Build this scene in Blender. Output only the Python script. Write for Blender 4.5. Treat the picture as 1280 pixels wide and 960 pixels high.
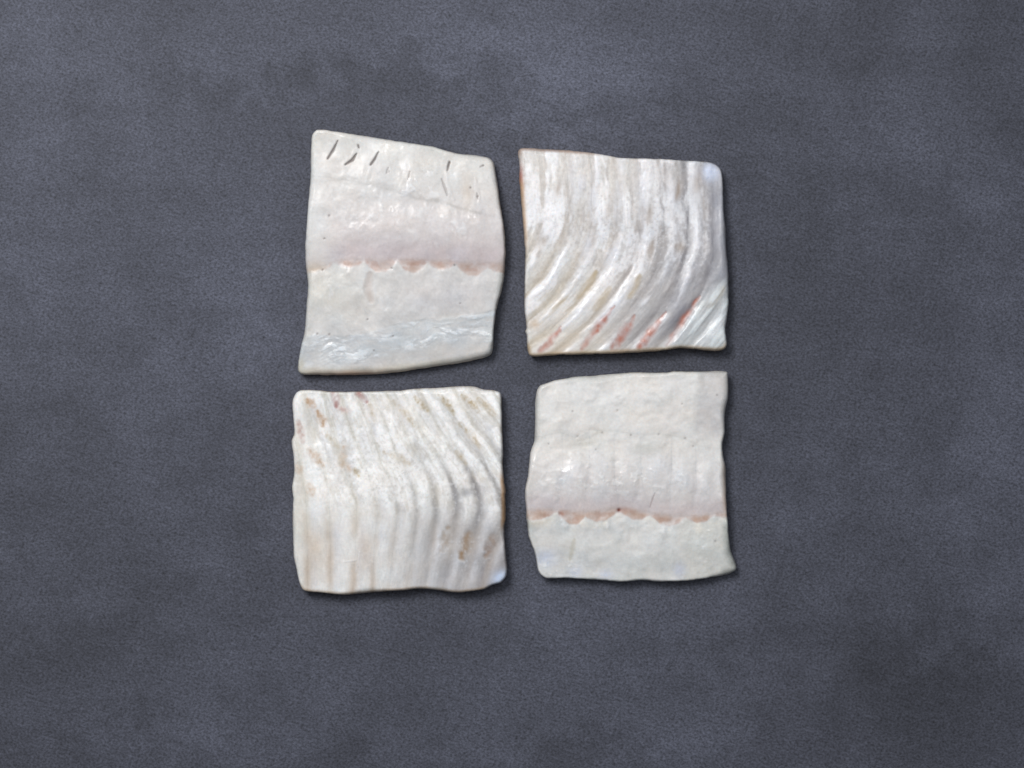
import bpy, math
import numpy as np

# ------------------------------------------------------------------ clear
for o in list(bpy.data.objects):
    bpy.data.objects.remove(o, do_unlink=True)
SC = bpy.context.scene
COL = SC.collection

# ------------------------------------------------------------------ camera
S = 0.00034            # metres per photograph pixel on the tabletop
HC = 0.95              # height of the camera above the tabletop
cam_d = bpy.data.cameras.new("camera")
cam_d.sensor_fit = 'HORIZONTAL'
cam_d.sensor_width = 36.0
cam_d.lens = 36.0 * HC / (1280 * S)
cam_d.clip_start = 0.02
cam_d.clip_end = 20.0
cam = bpy.data.objects.new("camera", cam_d)
cam.location = (0, 0, HC)
cam.rotation_euler = (0, 0, 0)
COL.objects.link(cam)
SC.camera = cam

# ------------------------------------------------------------------ studio surround + softboxes
W = bpy.data.worlds.new("World")
SC.world = W
W.use_nodes = True
bg = W.node_tree.nodes["Background"]
bg.inputs[0].default_value = (0.95, 0.97, 1.0, 1)
bg.inputs[1].default_value = 0.16


def softbox(name, loc, target, sx, sy, power, col):
    d = bpy.data.lights.new(name, 'AREA')
    d.shape = 'RECTANGLE'
    d.size = sx
    d.size_y = sy
    d.energy = power
    d.color = col
    o = bpy.data.objects.new(name, d)
    o.location = loc
    import mathutils
    v = mathutils.Vector(target) - mathutils.Vector(loc)
    o.rotation_euler = v.to_track_quat('-Z', 'Y').to_euler()
    COL.objects.link(o)
    return o


softbox("key_softbox", (-0.42, 0.56, 1.08), (0, 0, 0), 0.46, 0.46, 14.2, (1.0, 0.985, 0.97))
softbox("overhead_softbox", (0.15, 0.35, 1.75), (0, 0, 0), 0.75, 0.55, 5.0, (0.98, 0.99, 1.0))

SC.view_settings.view_transform = 'Standard'
SC.view_settings.look = 'None'
SC.view_settings.exposure = 0.0
SC.view_settings.gamma = 1.0
SC.view_settings.use_curve_mapping = False
SC.render.engine = 'CYCLES'
SC.cycles.use_denoising = True
SC.cycles.max_bounces = 8


# ------------------------------------------------------------------ numpy helpers
def smooth(a, b, v):
    t = np.clip((v - a) / (b - a), 0, 1)
    return t * t * (3 - 2 * t)


_tabs = {}


def vnoise(x, y, seed=0):
    if seed not in _tabs:
        _tabs[seed] = np.random.RandomState(seed + 11).rand(256, 256)
    tab = _tabs[seed]
    xi = np.floor(x).astype(int)
    yi = np.floor(y).astype(int)
    fx = x - xi
    fy = y - yi
    fx = fx * fx * fx * (fx * (fx * 6 - 15) + 10)
    fy = fy * fy * fy * (fy * (fy * 6 - 15) + 10)
    x0, x1, y0, y1 = xi & 255, (xi + 1) & 255, yi & 255, (yi + 1) & 255
    a = tab[x0, y0] * (1 - fx) + tab[x1, y0] * fx
    b = tab[x0, y1] * (1 - fx) + tab[x1, y1] * fx
    return (a * (1 - fy) + b * fy) * 2 - 1


def fbm(x, y, octaves=4, seed=0, gain=0.5):
    s = 0
    amp = 1.0
    tot = 0
    ca, sa = math.cos(0.6), math.sin(0.6)
    for k in range(octaves):
        s = s + amp * vnoise(x, y, seed + k)
        tot += amp
        amp *= gain
        x, y = (x * ca - y * sa) * 2.03 + 17.3, (x * sa + y * ca) * 2.03 + 5.1
    return s / tot * 1.5


def blob(x, y, cx, cy, rx, ry=None, ang=0.0):
    ry = rx if ry is None else ry
    c, s = math.cos(math.radians(ang)), math.sin(math.radians(ang))
    u = ((x - cx) * c + (y - cy) * s) / rx
    v = (-(x - cx) * s + (y - cy) * c) / ry
    return np.exp(-(u * u + v * v))


def line_dist(x, y, pts):
    """distance to an open polyline, and the 0..1 position along it"""
    best = np.full(np.shape(x), 1e9)
    tt = np.zeros(np.shape(x))
    n = len(pts) - 1
    for i in range(n):
        (ax, ay), (bx, by) = pts[i], pts[i + 1]
        dx, dy = bx - ax, by - ay
        t = np.clip(((x - ax) * dx + (y - ay) * dy) / (dx * dx + dy * dy), 0, 1)
        d = np.hypot(x - ax - t * dx, y - ay - t * dy)
        m = d < best
        best = np.where(m, d, best)
        tt = np.where(m, (i + t) / n, tt)
    return best, tt


def stroke(x, y, pts, w0, w1=None, wm=None):
    """soft brush mask along a line, 1 on the line, 0 past the width"""
    d, t = line_dist(x, y, pts)
    w1 = w0 if w1 is None else w1
    wm = max(w0, w1) if wm is None else wm
    w = np.where(t < 0.5, w0 + (wm - w0) * t * 2, wm + (w1 - wm) * (t - 0.5) * 2)
    return np.clip(1 - (d / np.maximum(w, 0.2)) ** 2, 0, 1) ** 1.3


def interp(pts):
    xs = np.array([p[0] for p in pts], float)
    ys = np.array([p[1] for p in pts], float)
    return lambda v: np.interp(v, xs, ys)


def smooth_interp(pts):
    """1-D Catmull-Rom through the points"""
    xs = np.array([p[0] for p in pts], float)
    ys = np.array([p[1] for p in pts], float)
    m = np.gradient(ys, xs)

    def f(v):
        v = np.clip(v, xs[0], xs[-1])
        i = np.clip(np.searchsorted(xs, v) - 1, 0, len(xs) - 2)
        h = xs[i + 1] - xs[i]
        t = (v - xs[i]) / h
        return ((2 * t**3 - 3 * t**2 + 1) * ys[i] + (t**3 - 2 * t**2 + t) * h * m[i]
                + (-2 * t**3 + 3 * t**2) * ys[i + 1] + (t**3 - t**2) * h * m[i + 1])
    return f


def scallop(peaks, bellies):
    px = np.array([p[0] for p in peaks], float)
    py = np.array([p[1] for p in peaks], float)
    b = np.array(bellies, float)

    def f(v):
        v = np.clip(v, px[0], px[-1] - 1e-6)
        i = np.clip(np.searchsorted(px, v, side='right') - 1, 0, len(px) - 2)
        u = (v - px[i]) / (px[i + 1] - px[i])
        base = py[i] * (1 - u) + py[i + 1] * u
        dep = b[i] - (py[i] + py[i + 1]) / 2
        w = v + 0.8 * np.sin(v * 0.9)
        return base + dep * (1 - (np.sqrt((2 * u - 1) ** 2 + 0.02) / 1.01) ** 2.0) + 0.5 * np.sin(w * 0.55)
    return f


def lin(r, g, b):
    v = np.array([r, g, b], float) / 255
    return np.where(v <= 0.04045, v / 12.92, ((v + 0.055) / 1.055) ** 2.4)


def tint(col, mask, rgb):
    m = np.clip(mask, 0, 1)[..., None]
    return col * (1 - m) + lin(*rgb) * m


def catmull(pts, step=1.5):
    """closed centripetal-ish curve through the outline points"""
    P = np.array(pts, float)
    n = len(P)
    out = []
    for i in range(n):
        p0, p1, p2, p3 = P[(i - 1) % n], P[i], P[(i + 1) % n], P[(i + 2) % n]
        L = np.linalg.norm(p2 - p1)
        m1 = (p2 - p0) / max(np.linalg.norm(p2 - p0), 1e-6) * L * 0.8
        m2 = (p3 - p1) / max(np.linalg.norm(p3 - p1), 1e-6) * L * 0.8
        k = max(2, int(L / step))
        for j in range(k):
            t = j / k
            out.append((2 * t**3 - 3 * t**2 + 1) * p1 + (t**3 - 2 * t**2 + t) * m1
                       + (-2 * t**3 + 3 * t**2) * p2 + (t**3 - t**2) * m2)
    return np.array(out)


def signed_dist(x, y, poly):
    """positive inside"""
    best = np.full(x.shape, 1e9)
    inside = np.zeros(x.shape, bool)
    n = len(poly)
    for i in range(n):
        ax, ay = poly[i]
        bx, by = poly[(i + 1) % n]
        dx, dy = bx - ax, by - ay
        t = np.clip(((x - ax) * dx + (y - ay) * dy) / (dx * dx + dy * dy + 1e-9), 0, 1)
        best = np.minimum(best, (x - ax - t * dx) ** 2 + (y - ay - t * dy) ** 2)
        if ay != by:
            c = (ay > y) != (by > y)
            inside ^= c & (x < (bx - ax) * (y - ay) / (by - ay) + ax)
    d = np.sqrt(best)
    return np.where(inside, d, -d)


def iso_split(P, T, f):
    """cut triangles T along f = 0; returns (P, f, T_inside, T_outside)"""
    f = np.where(np.abs(f) < 1e-5, 1e-5, f)
    s = f[T] >= 0
    cnt = s.sum(1)
    Tin = T[cnt == 3]
    Tout = T[cnt == 0]
    ins, outs = [Tin], [Tout]
    newP = [P]
    newf = [f]
    base = len(P)
    for c in (1, 2):
        X = T[cnt == c]
        if not len(X):
            continue
        sx = f[X] >= 0
        odd = np.argmax(sx if c == 1 else ~sx, axis=1)
        r = np.arange(len(X))
        a, b, d = X[r, odd], X[r, (odd + 1) % 3], X[r, (odd + 2) % 3]
        E = np.concatenate([np.stack([np.minimum(a, b), np.maximum(a, b)], 1),
                            np.stack([np.minimum(a, d), np.maximum(a, d)], 1)])
        U, inv = np.unique(E, axis=0, return_inverse=True)
        inv = inv.reshape(-1)
        t = f[U[:, 0]] / (f[U[:, 0]] - f[U[:, 1]])
        newP.append(P[U[:, 0]] * (1 - t)[:, None] + P[U[:, 1]] * t[:, None])
        newf.append(np.zeros(len(U)))
        ab = base + inv[:len(X)]
        ad = base + inv[len(X):]
        base += len(U)
        small = np.stack([a, ab, ad], 1)
        big = np.concatenate([np.stack([ab, b, d], 1), np.stack([ab, d, ad], 1)])
        (ins if c == 1 else outs).append(small)
        (outs if c == 1 else ins).append(big)
    P2 = np.concatenate(newP)
    # the two sign cases may create the same cut vertex twice: weld on position
    key = np.round(P2[len(P):, :2] * 4096).astype(np.int64)
    if len(key):
        U, first, inv = np.unique(key, axis=0, return_index=True, return_inverse=True)
        inv = inv.reshape(-1)
        remap = np.arange(len(P2))
        remap[len(P):] = len(P) + first[inv]
        ins = [remap[q] for q in ins]
        outs = [remap[q] for q in outs]
    return P2, np.concatenate(newf), np.concatenate(ins), np.concatenate(outs)


def ok_tris(T):
    return T[(T[:, 0] != T[:, 1]) & (T[:, 1] != T[:, 2]) & (T[:, 0] != T[:, 2])]


# ------------------------------------------------------------------ materials
def nd(nt, kind, **kw):
    n = nt.nodes.new(kind)
    for k, v in kw.items():
        if k in n.inputs:
            n.inputs[k].default_value = v
        else:
            setattr(n, k, v)
    return n


def flesh_material():
    m = bpy.data.materials.new("raw_fish_flesh")
    m.use_nodes = True
    nt = m.node_tree
    b = nt.nodes["Principled BSDF"]
    L = nt.links.new
    at = nd(nt, 'ShaderNodeAttribute', attribute_name='flesh_colour')
    wt = nd(nt, 'ShaderNodeAttribute', attribute_name='wetness')
    tc = nd(nt, 'ShaderNodeTexCoord')
    # fine grain of the muscle fibres
    n1 = nd(nt, 'ShaderNodeTexNoise', Scale=900.0, Detail=3.0, Roughness=0.6)
    n2 = nd(nt, 'ShaderNodeTexNoise', Scale=230.0, Detail=4.0, Roughness=0.6)
    L(tc.outputs['Object'], n1.inputs['Vector'])
    L(tc.outputs['Object'], n2.inputs['Vector'])
    r1 = nd(nt, 'ShaderNodeMapRange')
    r1.inputs['From Min'].default_value = 0.3
    r1.inputs['From Max'].default_value = 0.7
    r1.inputs['To Min'].default_value = 0.95
    r1.inputs['To Max'].default_value = 1.045
    L(n1.outputs['Fac'], r1.inputs['Value'])
    mul = nd(nt, 'ShaderNodeVectorMath', operation='SCALE')
    L(at.outputs['Color'], mul.inputs[0])
    L(r1.outputs[0], mul.inputs['Scale'])
    L(mul.outputs[0], b.inputs['Base Color'])
    # wet film: patches of lower roughness
    rr = nd(nt, 'ShaderNodeMapRange')
    rr.inputs['From Min'].default_value = 0.35
    rr.inputs['From Max'].default_value = 0.65
    rr.inputs['To Min'].default_value = 0.56
    rr.inputs['To Max'].default_value = 0.36
    L(n2.outputs['Fac'], rr.inputs['Value'])
    sub = nd(nt, 'ShaderNodeMath', operation='MULTIPLY_ADD')
    L(wt.outputs['Fac'], sub.inputs[0])
    sub.inputs[1].default_value = -0.22
    L(rr.outputs[0], sub.inputs[2])
    L(sub.outputs[0], b.inputs['Roughness'])
    b.inputs['IOR'].default_value = 1.38
    b.inputs['Subsurface Weight'].default_value = 0.5
    b.inputs['Subsurface Radius'].default_value = (1.0, 0.85, 0.75)
    b.inputs['Subsurface Scale'].default_value = 0.0005
    cw = nd(nt, 'ShaderNodeMath', operation='MULTIPLY')
    L(wt.outputs['Fac'], cw.inputs[0])
    cw.inputs[1].default_value = 0.22
    L(cw.outputs[0], b.inputs['Coat Weight'])
    b.inputs['Coat Roughness'].default_value = 0.2
    b.inputs['Coat IOR'].default_value = 1.33
    bp1 = nd(nt, 'ShaderNodeBump', Strength=0.07, Distance=0.0002)
    L(n1.outputs['Fac'], bp1.inputs['Height'])
    bp2 = nd(nt, 'ShaderNodeBump', Strength=0.09, Distance=0.0005)
    L(n2.outputs['Fac'], bp2.inputs['Height'])
    L(bp1.outputs[0], bp2.inputs['Normal'])
    L(bp2.outputs[0], b.inputs['Normal'])
    return m


def table_material():
    m = bpy.data.materials.new("dark_grey_stone_top")
    m.use_nodes = True
    nt = m.node_tree
    b = nt.nodes["Principled BSDF"]
    L = nt.links.new
    tc = nd(nt, 'ShaderNodeTexCoord')
    warp = nd(nt, 'ShaderNodeTexNoise', Scale=9.0, Detail=4.0, Roughness=0.6)
    L(tc.outputs['Object'], warp.inputs['Vector'])
    big = nd(nt, 'ShaderNodeTexNoise', Scale=7.0, Detail=6.0, Roughness=0.62, Distortion=0.5)
    L(tc.outputs['Object'], big.inputs['Vector'])
    mid = nd(nt, 'ShaderNodeTexNoise', Scale=42.0, Detail=5.0, Roughness=0.65)
    L(tc.outputs['Object'], mid.inputs['Vector'])
    # slightly sideways grain, like brushed mineral board
    mp = nd(nt, 'ShaderNodeMapping')
    mp.inputs['Scale'].default_value = (0.9, 1.08, 1.0)
    mp.inputs['Rotation'].default_value = (0, 0, 0.35)
    L(tc.outputs['Object'], mp.inputs['Vector'])
    fine = nd(nt, 'ShaderNodeTexNoise', Scale=1000.0, Detail=3.0, Roughness=0.7)
    L(mp.outputs[0], fine.inputs['Vector'])
    fin2 = nd(nt, 'ShaderNodeTexNoise', Scale=330.0, Detail=3.0, Roughness=0.6)
    L(mp.outputs[0], fin2.inputs['Vector'])

    def rng(src, a, bb, lo, hi):
        r = nd(nt, 'ShaderNodeMapRange')
        r.inputs['From Min'].default_value = a
        r.inputs['From Max'].default_value = bb
        r.inputs['To Min'].default_value = lo
        r.inputs['To Max'].default_value = hi
        L(src, r.inputs['Value'])
        return r.outputs[0]

    def mth(op, a, bb):
        n = nd(nt, 'ShaderNodeMath', operation=op)
        for i, v in enumerate((a, bb)):
            if isinstance(v, (int, float)):
                n.inputs[i].default_value = v
            else:
                L(v, n.inputs[i])
        return n.outputs[0]
    v = mth('MULTIPLY', rng(big.outputs['Fac'], 0.3, 0.7, 0.72, 1.28),
            rng(mid.outputs['Fac'], 0.3, 0.7, 0.84, 1.17))
    v = mth('MULTIPLY', v, rng(fine.outputs['Fac'], 0.28, 0.68, 0.34, 1.62))
    v = mth('MULTIPLY', v, rng(fin2.outputs['Fac'], 0.3, 0.7, 0.86, 1.14))
    # faint sideways wipe marks
    mp2 = nd(nt, 'ShaderNodeMapping')
    mp2.inputs['Scale'].default_value = (6.0, 70.0, 1.0)
    mp2.inputs['Rotation'].default_value = (0, 0, -0.12)
    L(tc.outputs['Object'], mp2.inputs['Vector'])
    wipe = nd(nt, 'ShaderNodeTexNoise', Scale=1.0, Detail=4.0, Roughness=0.65)
    L(mp2.outputs[0], wipe.inputs['Vector'])
    v = mth('MULTIPLY', v, rng(wipe.outputs['Fac'], 0.3, 0.7, 0.93, 1.07))
    # small dark pits
    pit = nd(nt, 'ShaderNodeTexNoise', Scale=430.0, Detail=1.0, Roughness=0.5)
    L(tc.outputs['Object'], pit.inputs['Vector'])
    v = mth('MULTIPLY', v, rng(pit.outputs['Fac'], 0.62, 0.74, 1.0, 0.72))
    # pale worn cloudy patches in the mineral; light falloff painted darker at the lower corners (photo position px, py, radii, strength)
    sep = nd(nt, 'ShaderNodeSeparateXYZ')
    L(tc.outputs['Object'], sep.inputs[0])
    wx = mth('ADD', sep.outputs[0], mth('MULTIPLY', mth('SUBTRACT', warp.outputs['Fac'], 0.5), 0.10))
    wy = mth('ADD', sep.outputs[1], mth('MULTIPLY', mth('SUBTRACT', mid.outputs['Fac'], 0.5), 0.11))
    clouds_falloff = [(705, 105, 95, 70, 0.34), (560, 45, 130, 45, 0.30), (330, 75, 150, 55, 0.15),
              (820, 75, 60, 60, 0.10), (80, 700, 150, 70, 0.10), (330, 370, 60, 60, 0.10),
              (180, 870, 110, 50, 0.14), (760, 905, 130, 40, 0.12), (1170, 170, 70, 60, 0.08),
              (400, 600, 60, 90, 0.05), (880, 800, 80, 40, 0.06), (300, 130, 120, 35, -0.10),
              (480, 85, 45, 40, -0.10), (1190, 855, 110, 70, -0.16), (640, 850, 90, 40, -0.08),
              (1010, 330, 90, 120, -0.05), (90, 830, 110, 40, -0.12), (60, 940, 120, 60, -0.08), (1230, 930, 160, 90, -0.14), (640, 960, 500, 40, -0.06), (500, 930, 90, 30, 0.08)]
    for (px, py, rx, ry, k) in clouds_falloff:
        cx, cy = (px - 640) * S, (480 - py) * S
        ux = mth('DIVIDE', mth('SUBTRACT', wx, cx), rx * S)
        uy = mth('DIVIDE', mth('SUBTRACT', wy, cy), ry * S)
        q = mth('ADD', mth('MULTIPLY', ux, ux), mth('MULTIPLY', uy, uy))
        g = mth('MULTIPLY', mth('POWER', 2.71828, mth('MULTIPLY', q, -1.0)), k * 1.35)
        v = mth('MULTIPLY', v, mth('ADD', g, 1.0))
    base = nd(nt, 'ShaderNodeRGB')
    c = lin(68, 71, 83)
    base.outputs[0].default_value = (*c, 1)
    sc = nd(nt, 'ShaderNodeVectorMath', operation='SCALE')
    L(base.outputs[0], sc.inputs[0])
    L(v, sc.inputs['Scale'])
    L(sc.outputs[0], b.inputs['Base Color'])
    b.inputs['Roughness'].default_value = 0.68
    b.inputs['IOR'].default_value = 1.4
    bp = nd(nt, 'ShaderNodeBump', Strength=0.22, Distance=0.0004)
    L(fine.outputs['Fac'], bp.inputs['Height'])
    bp2 = nd(nt, 'ShaderNodeBump', Strength=0.08, Distance=0.001)
    L(fin2.outputs['Fac'], bp2.inputs['Height'])
    L(bp.outputs[0], bp2.inputs['Normal'])
    L(bp2.outputs[0], b.inputs['Normal'])
    return m


FLESH = flesh_material()
TABLE = table_material()

# ------------------------------------------------------------------ tabletop
def build_table():
    hx, hy, th, bv = 0.85, 0.70, 0.02, 0.002
    v = []
    for z, i in ((-th, 0), (-bv, 0), (0, bv)):
        v += [(-hx + i, -hy + i, z), (hx - i, -hy + i, z), (hx - i, hy - i, z), (-hx + i, hy - i, z)]
    f = [(3, 2, 1, 0), (8, 9, 10, 11)]
    for r in (0, 4):
        for k in range(4):
            f.append((r + k, r + (k + 1) % 4, r + 4 + (k + 1) % 4, r + 4 + k))
    me = bpy.data.meshes.new("tabletop")
    me.from_pydata(v, [], f)
    me.materials.append(TABLE)
    o = bpy.data.objects.new("tabletop", me)
    o["kind"] = "structure"
    o["label"] = "mottled dark slate-grey stone tabletop under the fish"
    COL.objects.link(o)


build_table()

# ------------------------------------------------------------------ fish pieces
ZREF = 0.010                      # height at which the outlines were read
KP = S * (HC - ZREF) / HC


def to_world(px, py):
    return (px - 640) * KP, (480 - py) * KP


def build_mesh(name, P, T, dgrad, parent, origin, wall):
    """P columns: x y z d r g b wet wallr wallg wallb ; a closed solid from the top faces T down to the table"""
    T = ok_tris(T)
    used, inv = np.unique(T, return_inverse=True)
    T = inv.reshape(-1, 3)
    V = P[used]
    n = len(V)
    # boundary edges
    E = np.concatenate([T[:, [0, 1]], T[:, [1, 2]], T[:, [2, 0]]])
    code = E[:, 0].astype(np.int64) * n + E[:, 1]
    rev = E[:, 1].astype(np.int64) * n + E[:, 0]
    B = E[~np.isin(code, rev)]
    outer = (np.abs(V[B[:, 0], 3]) < 1e-3) & (np.abs(V[B[:, 1], 3]) < 1e-3)
    Bo, Bi = B[outer], B[~outer]
    verts = [V[:, :3]]
    cols = [V[:, 4:8]]
    tris = [T]
    count = n

    def add(xyz, c):
        nonlocal count
        verts.append(xyz)
        cols.append(c)
        s = count
        count += len(xyz)
        return s
    if len(Bo):
        ids = np.unique(Bo)
        loc = np.full(n, -1)
        loc[ids] = np.arange(len(ids))
        top = V[ids]
        nx, ny = dgrad(top[:, 0], top[:, 1])     # outward direction
        prev = ids
        K = 7
        for k in range(1, K + 1):
            t = k / K
            off = wall(top[:, 0], top[:, 1], t)
            z = top[:, 2] * (1 - t) + 0.15 * t
            xyz = np.stack([top[:, 0] + nx * off, top[:, 1] + ny * off, z], 1)
            cc = top[:, 4:8].copy()
            w = min(1, t * 2.2)
            cc[:, :3] = cc[:, :3] * (1 - w) + top[:, 8:11] * w
            s = add(xyz, cc)
            cur = s + np.arange(len(ids))
            a, b = loc[Bo[:, 0]], loc[Bo[:, 1]]
            tris.append(np.stack([prev[b], prev[a], cur[a]], 1))
            tris.append(np.stack([prev[b], cur[a], cur[b]], 1))
            prev = cur
    if len(Bi):
        ids = np.unique(Bi)
        loc = np.full(n, -1)
        loc[ids] = np.arange(len(ids))
        s0 = add(V[ids, :3], V[ids, 4:8])
        low = V[ids, :3].copy()
        low[:, 2] = 0.15
        s1 = add(low, V[ids, 4:8])
        a, b = loc[Bi[:, 0]], loc[Bi[:, 1]]
        tris.append(np.stack([s0 + b, s0 + a, s1 + a], 1))
        tris.append(np.stack([s0 + b, s1 + a, s1 + b], 1))
    flat = V[:, :3].copy()
    flat[:, 2] = 0.15
    sb = add(flat, V[:, 4:8])
    tris.append(T[:, ::-1] + sb)
    xyz = np.concatenate(verts)
    c = np.concatenate(cols)
    F = np.concatenate(tris).astype(np.int32)
    wx, wy = to_world(xyz[:, 0], xyz[:, 1])
    co = np.stack([wx - origin[0], wy - origin[1], xyz[:, 2] * S], 1).astype(np.float32)
    me = bpy.data.meshes.new(name)
    me.vertices.add(len(co))
    me.vertices.foreach_set("co", co.ravel())
    me.loops.add(F.size)
    me.loops.foreach_set("vertex_index", F.ravel())
    me.polygons.add(len(F))
    me.polygons.foreach_set("loop_start", np.arange(0, F.size, 3, dtype=np.int32))
    me.update(calc_edges=True)
    me.polygons.foreach_set("use_smooth", np.ones(len(F), bool))
    ca = me.color_attributes.new("flesh_colour", 'FLOAT_COLOR', 'POINT')
    rgba = np.ones((len(co), 4), np.float32)
    rgba[:, :3] = np.clip(c[:, :3], 0, 1)
    ca.data.foreach_set("color", rgba.ravel())
    wa = me.attributes.new("wetness", 'FLOAT', 'POINT')
    wa.data.foreach_set("value", np.ascontiguousarray(c[:, 3], dtype=np.float32))
    nrm = np.zeros(len(co) * 3, np.float32)
    me.vertex_normals.foreach_get("vector", nrm)
    nrm = nrm.reshape(-1, 3)
    keep = np.where(V[:, 3] > 0.6)[0]
    nrm[keep] = V[keep, 11:14]
    nrm /= np.maximum(np.linalg.norm(nrm, axis=1), 1e-6)[:, None]
    me.normals_split_custom_set_from_vertices(nrm.tolist())
    me.materials.append(FLESH)
    o = bpy.data.objects.new(name, me)
    o.parent = parent
    COL.objects.link(o)
    return o


def edge_var(x, y, r, seed):
    """the cut edge is crisp in places and rolled over in others"""
    return r * np.clip(0.45 + 0.35 * fbm(x / 50, y / 50, 2, seed), 0.25, 1.0)


def edge_round(d, r):
    q = 1 - np.clip(d / r, 0, 1)
    return np.sqrt(np.clip(1 - q * q, 0, 1))


def build_piece(outline, shape, splits, label, seed, step=1.0):
    """shape(x, y, d) -> z, rgb, wet, wall_rgb ; splits: ordered [(part name, field(x, y), part label or None)]"""
    poly = catmull(outline)
    # small natural raggedness of the knife cut
    cen = poly.mean(0)
    s = np.arange(len(poly)) * 1.5
    nrm = poly - cen
    nrm /= np.linalg.norm(nrm, axis=1)[:, None]
    poly = poly + nrm * (0.35 * fbm(poly[:, 0] / 9, poly[:, 1] / 9, 3, seed + 90))[:, None]
    x0, y0 = poly.min(0) - 3
    x1, y1 = poly.max(0) + 3
    gx = np.arange(x0, x1 + step, step)
    gy = np.arange(y0, y1 + step, step)
    X, Y = np.meshgrid(gx, gy)
    D = signed_dist(X, Y, poly)
    gyD, gxD = np.gradient(D, step)

    def dgrad(px, py):
        i = np.clip(np.round((px - x0) / step).astype(int), 0, len(gx) - 1)
        j = np.clip(np.round((py - y0) / step).astype(int), 0, len(gy) - 1)
        a, b = -gxD[j, i], -gyD[j, i]
        L = np.maximum(np.hypot(a, b), 1e-6)
        return a / L, b / L
    # clip to the outline first, then sample the shape at the final points
    h, w = X.shape
    idx = np.arange(h * w).reshape(h, w)
    a, b, c, e = idx[:-1, :-1].ravel(), idx[:-1, 1:].ravel(), idx[1:, 1:].ravel(), idx[1:, :-1].ravel()
    alt = ((np.arange(h - 1)[:, None] + np.arange(w - 1)[None, :]) % 2 == 0).ravel()
    # image y runs down, so (a, e, c) is counter-clockwise seen from above
    T = np.concatenate([np.stack([a, e, c], 1)[alt], np.stack([a, c, b], 1)[alt],
                        np.stack([a, e, b], 1)[~alt], np.stack([b, e, c], 1)[~alt]])
    P = np.stack([X.ravel(), Y.ravel()], 1)
    near = D.ravel() > -3
    T = T[near[T].all(1)]
    P, f, T, _ = iso_split(P, T, D.ravel())
    T = ok_tris(T)
    used, inv = np.unique(T, return_inverse=True)
    T = inv.reshape(-1, 3)
    x, y, d = P[used, 0], P[used, 1], np.maximum(f[used], 0)
    d[f[used] < 1e-4] = 0
    z, rgb, wet, wrgb = shape(x, y, d)
    # cloudiness of the raw flesh: fine milky mottling and faint warm / cool drift
    m1 = fbm(x / 4.2, y / 4.6, 3, seed + 300)
    m2 = fbm(x / 13, y / 12, 3, seed + 310)
    h1 = fbm(x / 22, y / 20, 2, seed + 320)
    h2 = fbm(x / 17, y / 19, 2, seed + 330)
    rgb = rgb * (1 + 0.022 * m1 + 0.035 * m2)[:, None]
    rgb = rgb * np.stack([1 + 0.014 * h1, 1 + 0.006 * h2, 1 - 0.016 * h1 + 0.006 * h2], 1)
    rgb = rgb * np.array([0.975, 0.985, 1.005])
    thin = smooth(11, 1, d) * np.clip(0.35 + 0.6 * fbm(x / 30, y / 30, 2, seed + 340), 0, 1)   # see-through look of thin flesh, painted in as a darker rim colour
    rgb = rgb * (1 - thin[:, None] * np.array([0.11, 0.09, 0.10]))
    crinkle = smooth(-0.15, 0.5, fbm(x / 28, y / 24, 2, seed + 350))
    z = z + (0.015 + 0.075 * crinkle) * m1 + 0.14 * m2
    # normals of the whole uncut surface, so that the parts shade as one piece of flesh
    q = np.stack([x, -y, z], 1)
    fn = np.cross(q[T[:, 1]] - q[T[:, 0]], q[T[:, 2]] - q[T[:, 0]])
    vn = np.zeros_like(q)
    for k in range(3):
        np.add.at(vn, T[:, k], fn)
    vn /= np.maximum(np.linalg.norm(vn, axis=1), 1e-9)[:, None]
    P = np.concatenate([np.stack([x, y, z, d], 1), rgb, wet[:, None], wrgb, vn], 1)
    root = bpy.data.objects.new("fish_fillet", None)
    root.empty_display_size = 0.02
    cx, cy = to_world(cen[0], cen[1])
    root.location = (cx, cy, 0)
    root["label"] = label
    root["category"] = "fish fillet"
    root["group"] = "skinless fish fillet portions on the grey tabletop"
    COL.objects.link(root)

    def wall(px, py, t):
        bulge = 1.2 * math.sin(math.pi * min(1, t * 1.3)) - 3.6 * t * t
        return bulge + fbm(px / 9, py / 9 + t * 3, 2, seed + 70) * 0.9 * t
    rest = T
    parts = []
    for (pname, field, plabel) in splits:
        if field is None:
            take = rest
            rest = rest[:0]
        else:
            fv = field(P[:, 0], P[:, 1])
            P, _, take, rest = iso_split(P, rest, fv)
        if len(take) < 12:
            continue
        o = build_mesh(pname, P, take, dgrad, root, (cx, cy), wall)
        if plabel:
            o["label"] = plabel
    return root


# ---- helpers shared by the two banded (outer side) pieces
def band_coords(phi, ridges):
    R = np.array(ridges, float)
    i = np.clip(np.searchsorted(R, phi) - 1, 0, len(R) - 2)
    t = (phi - R[i]) / (R[i + 1] - R[i])
    return i, np.clip(t, 0, 1)


def ridge_profile(t):
    """broad rounded muscle bands with narrow grooves between"""
    return np.sin(math.pi * np.clip(t, 0, 1) ** 0.85) ** 1.5


def valley_mask(t):
    return np.exp(-(np.minimum(t, 1 - t) / 0.22) ** 2)


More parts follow.
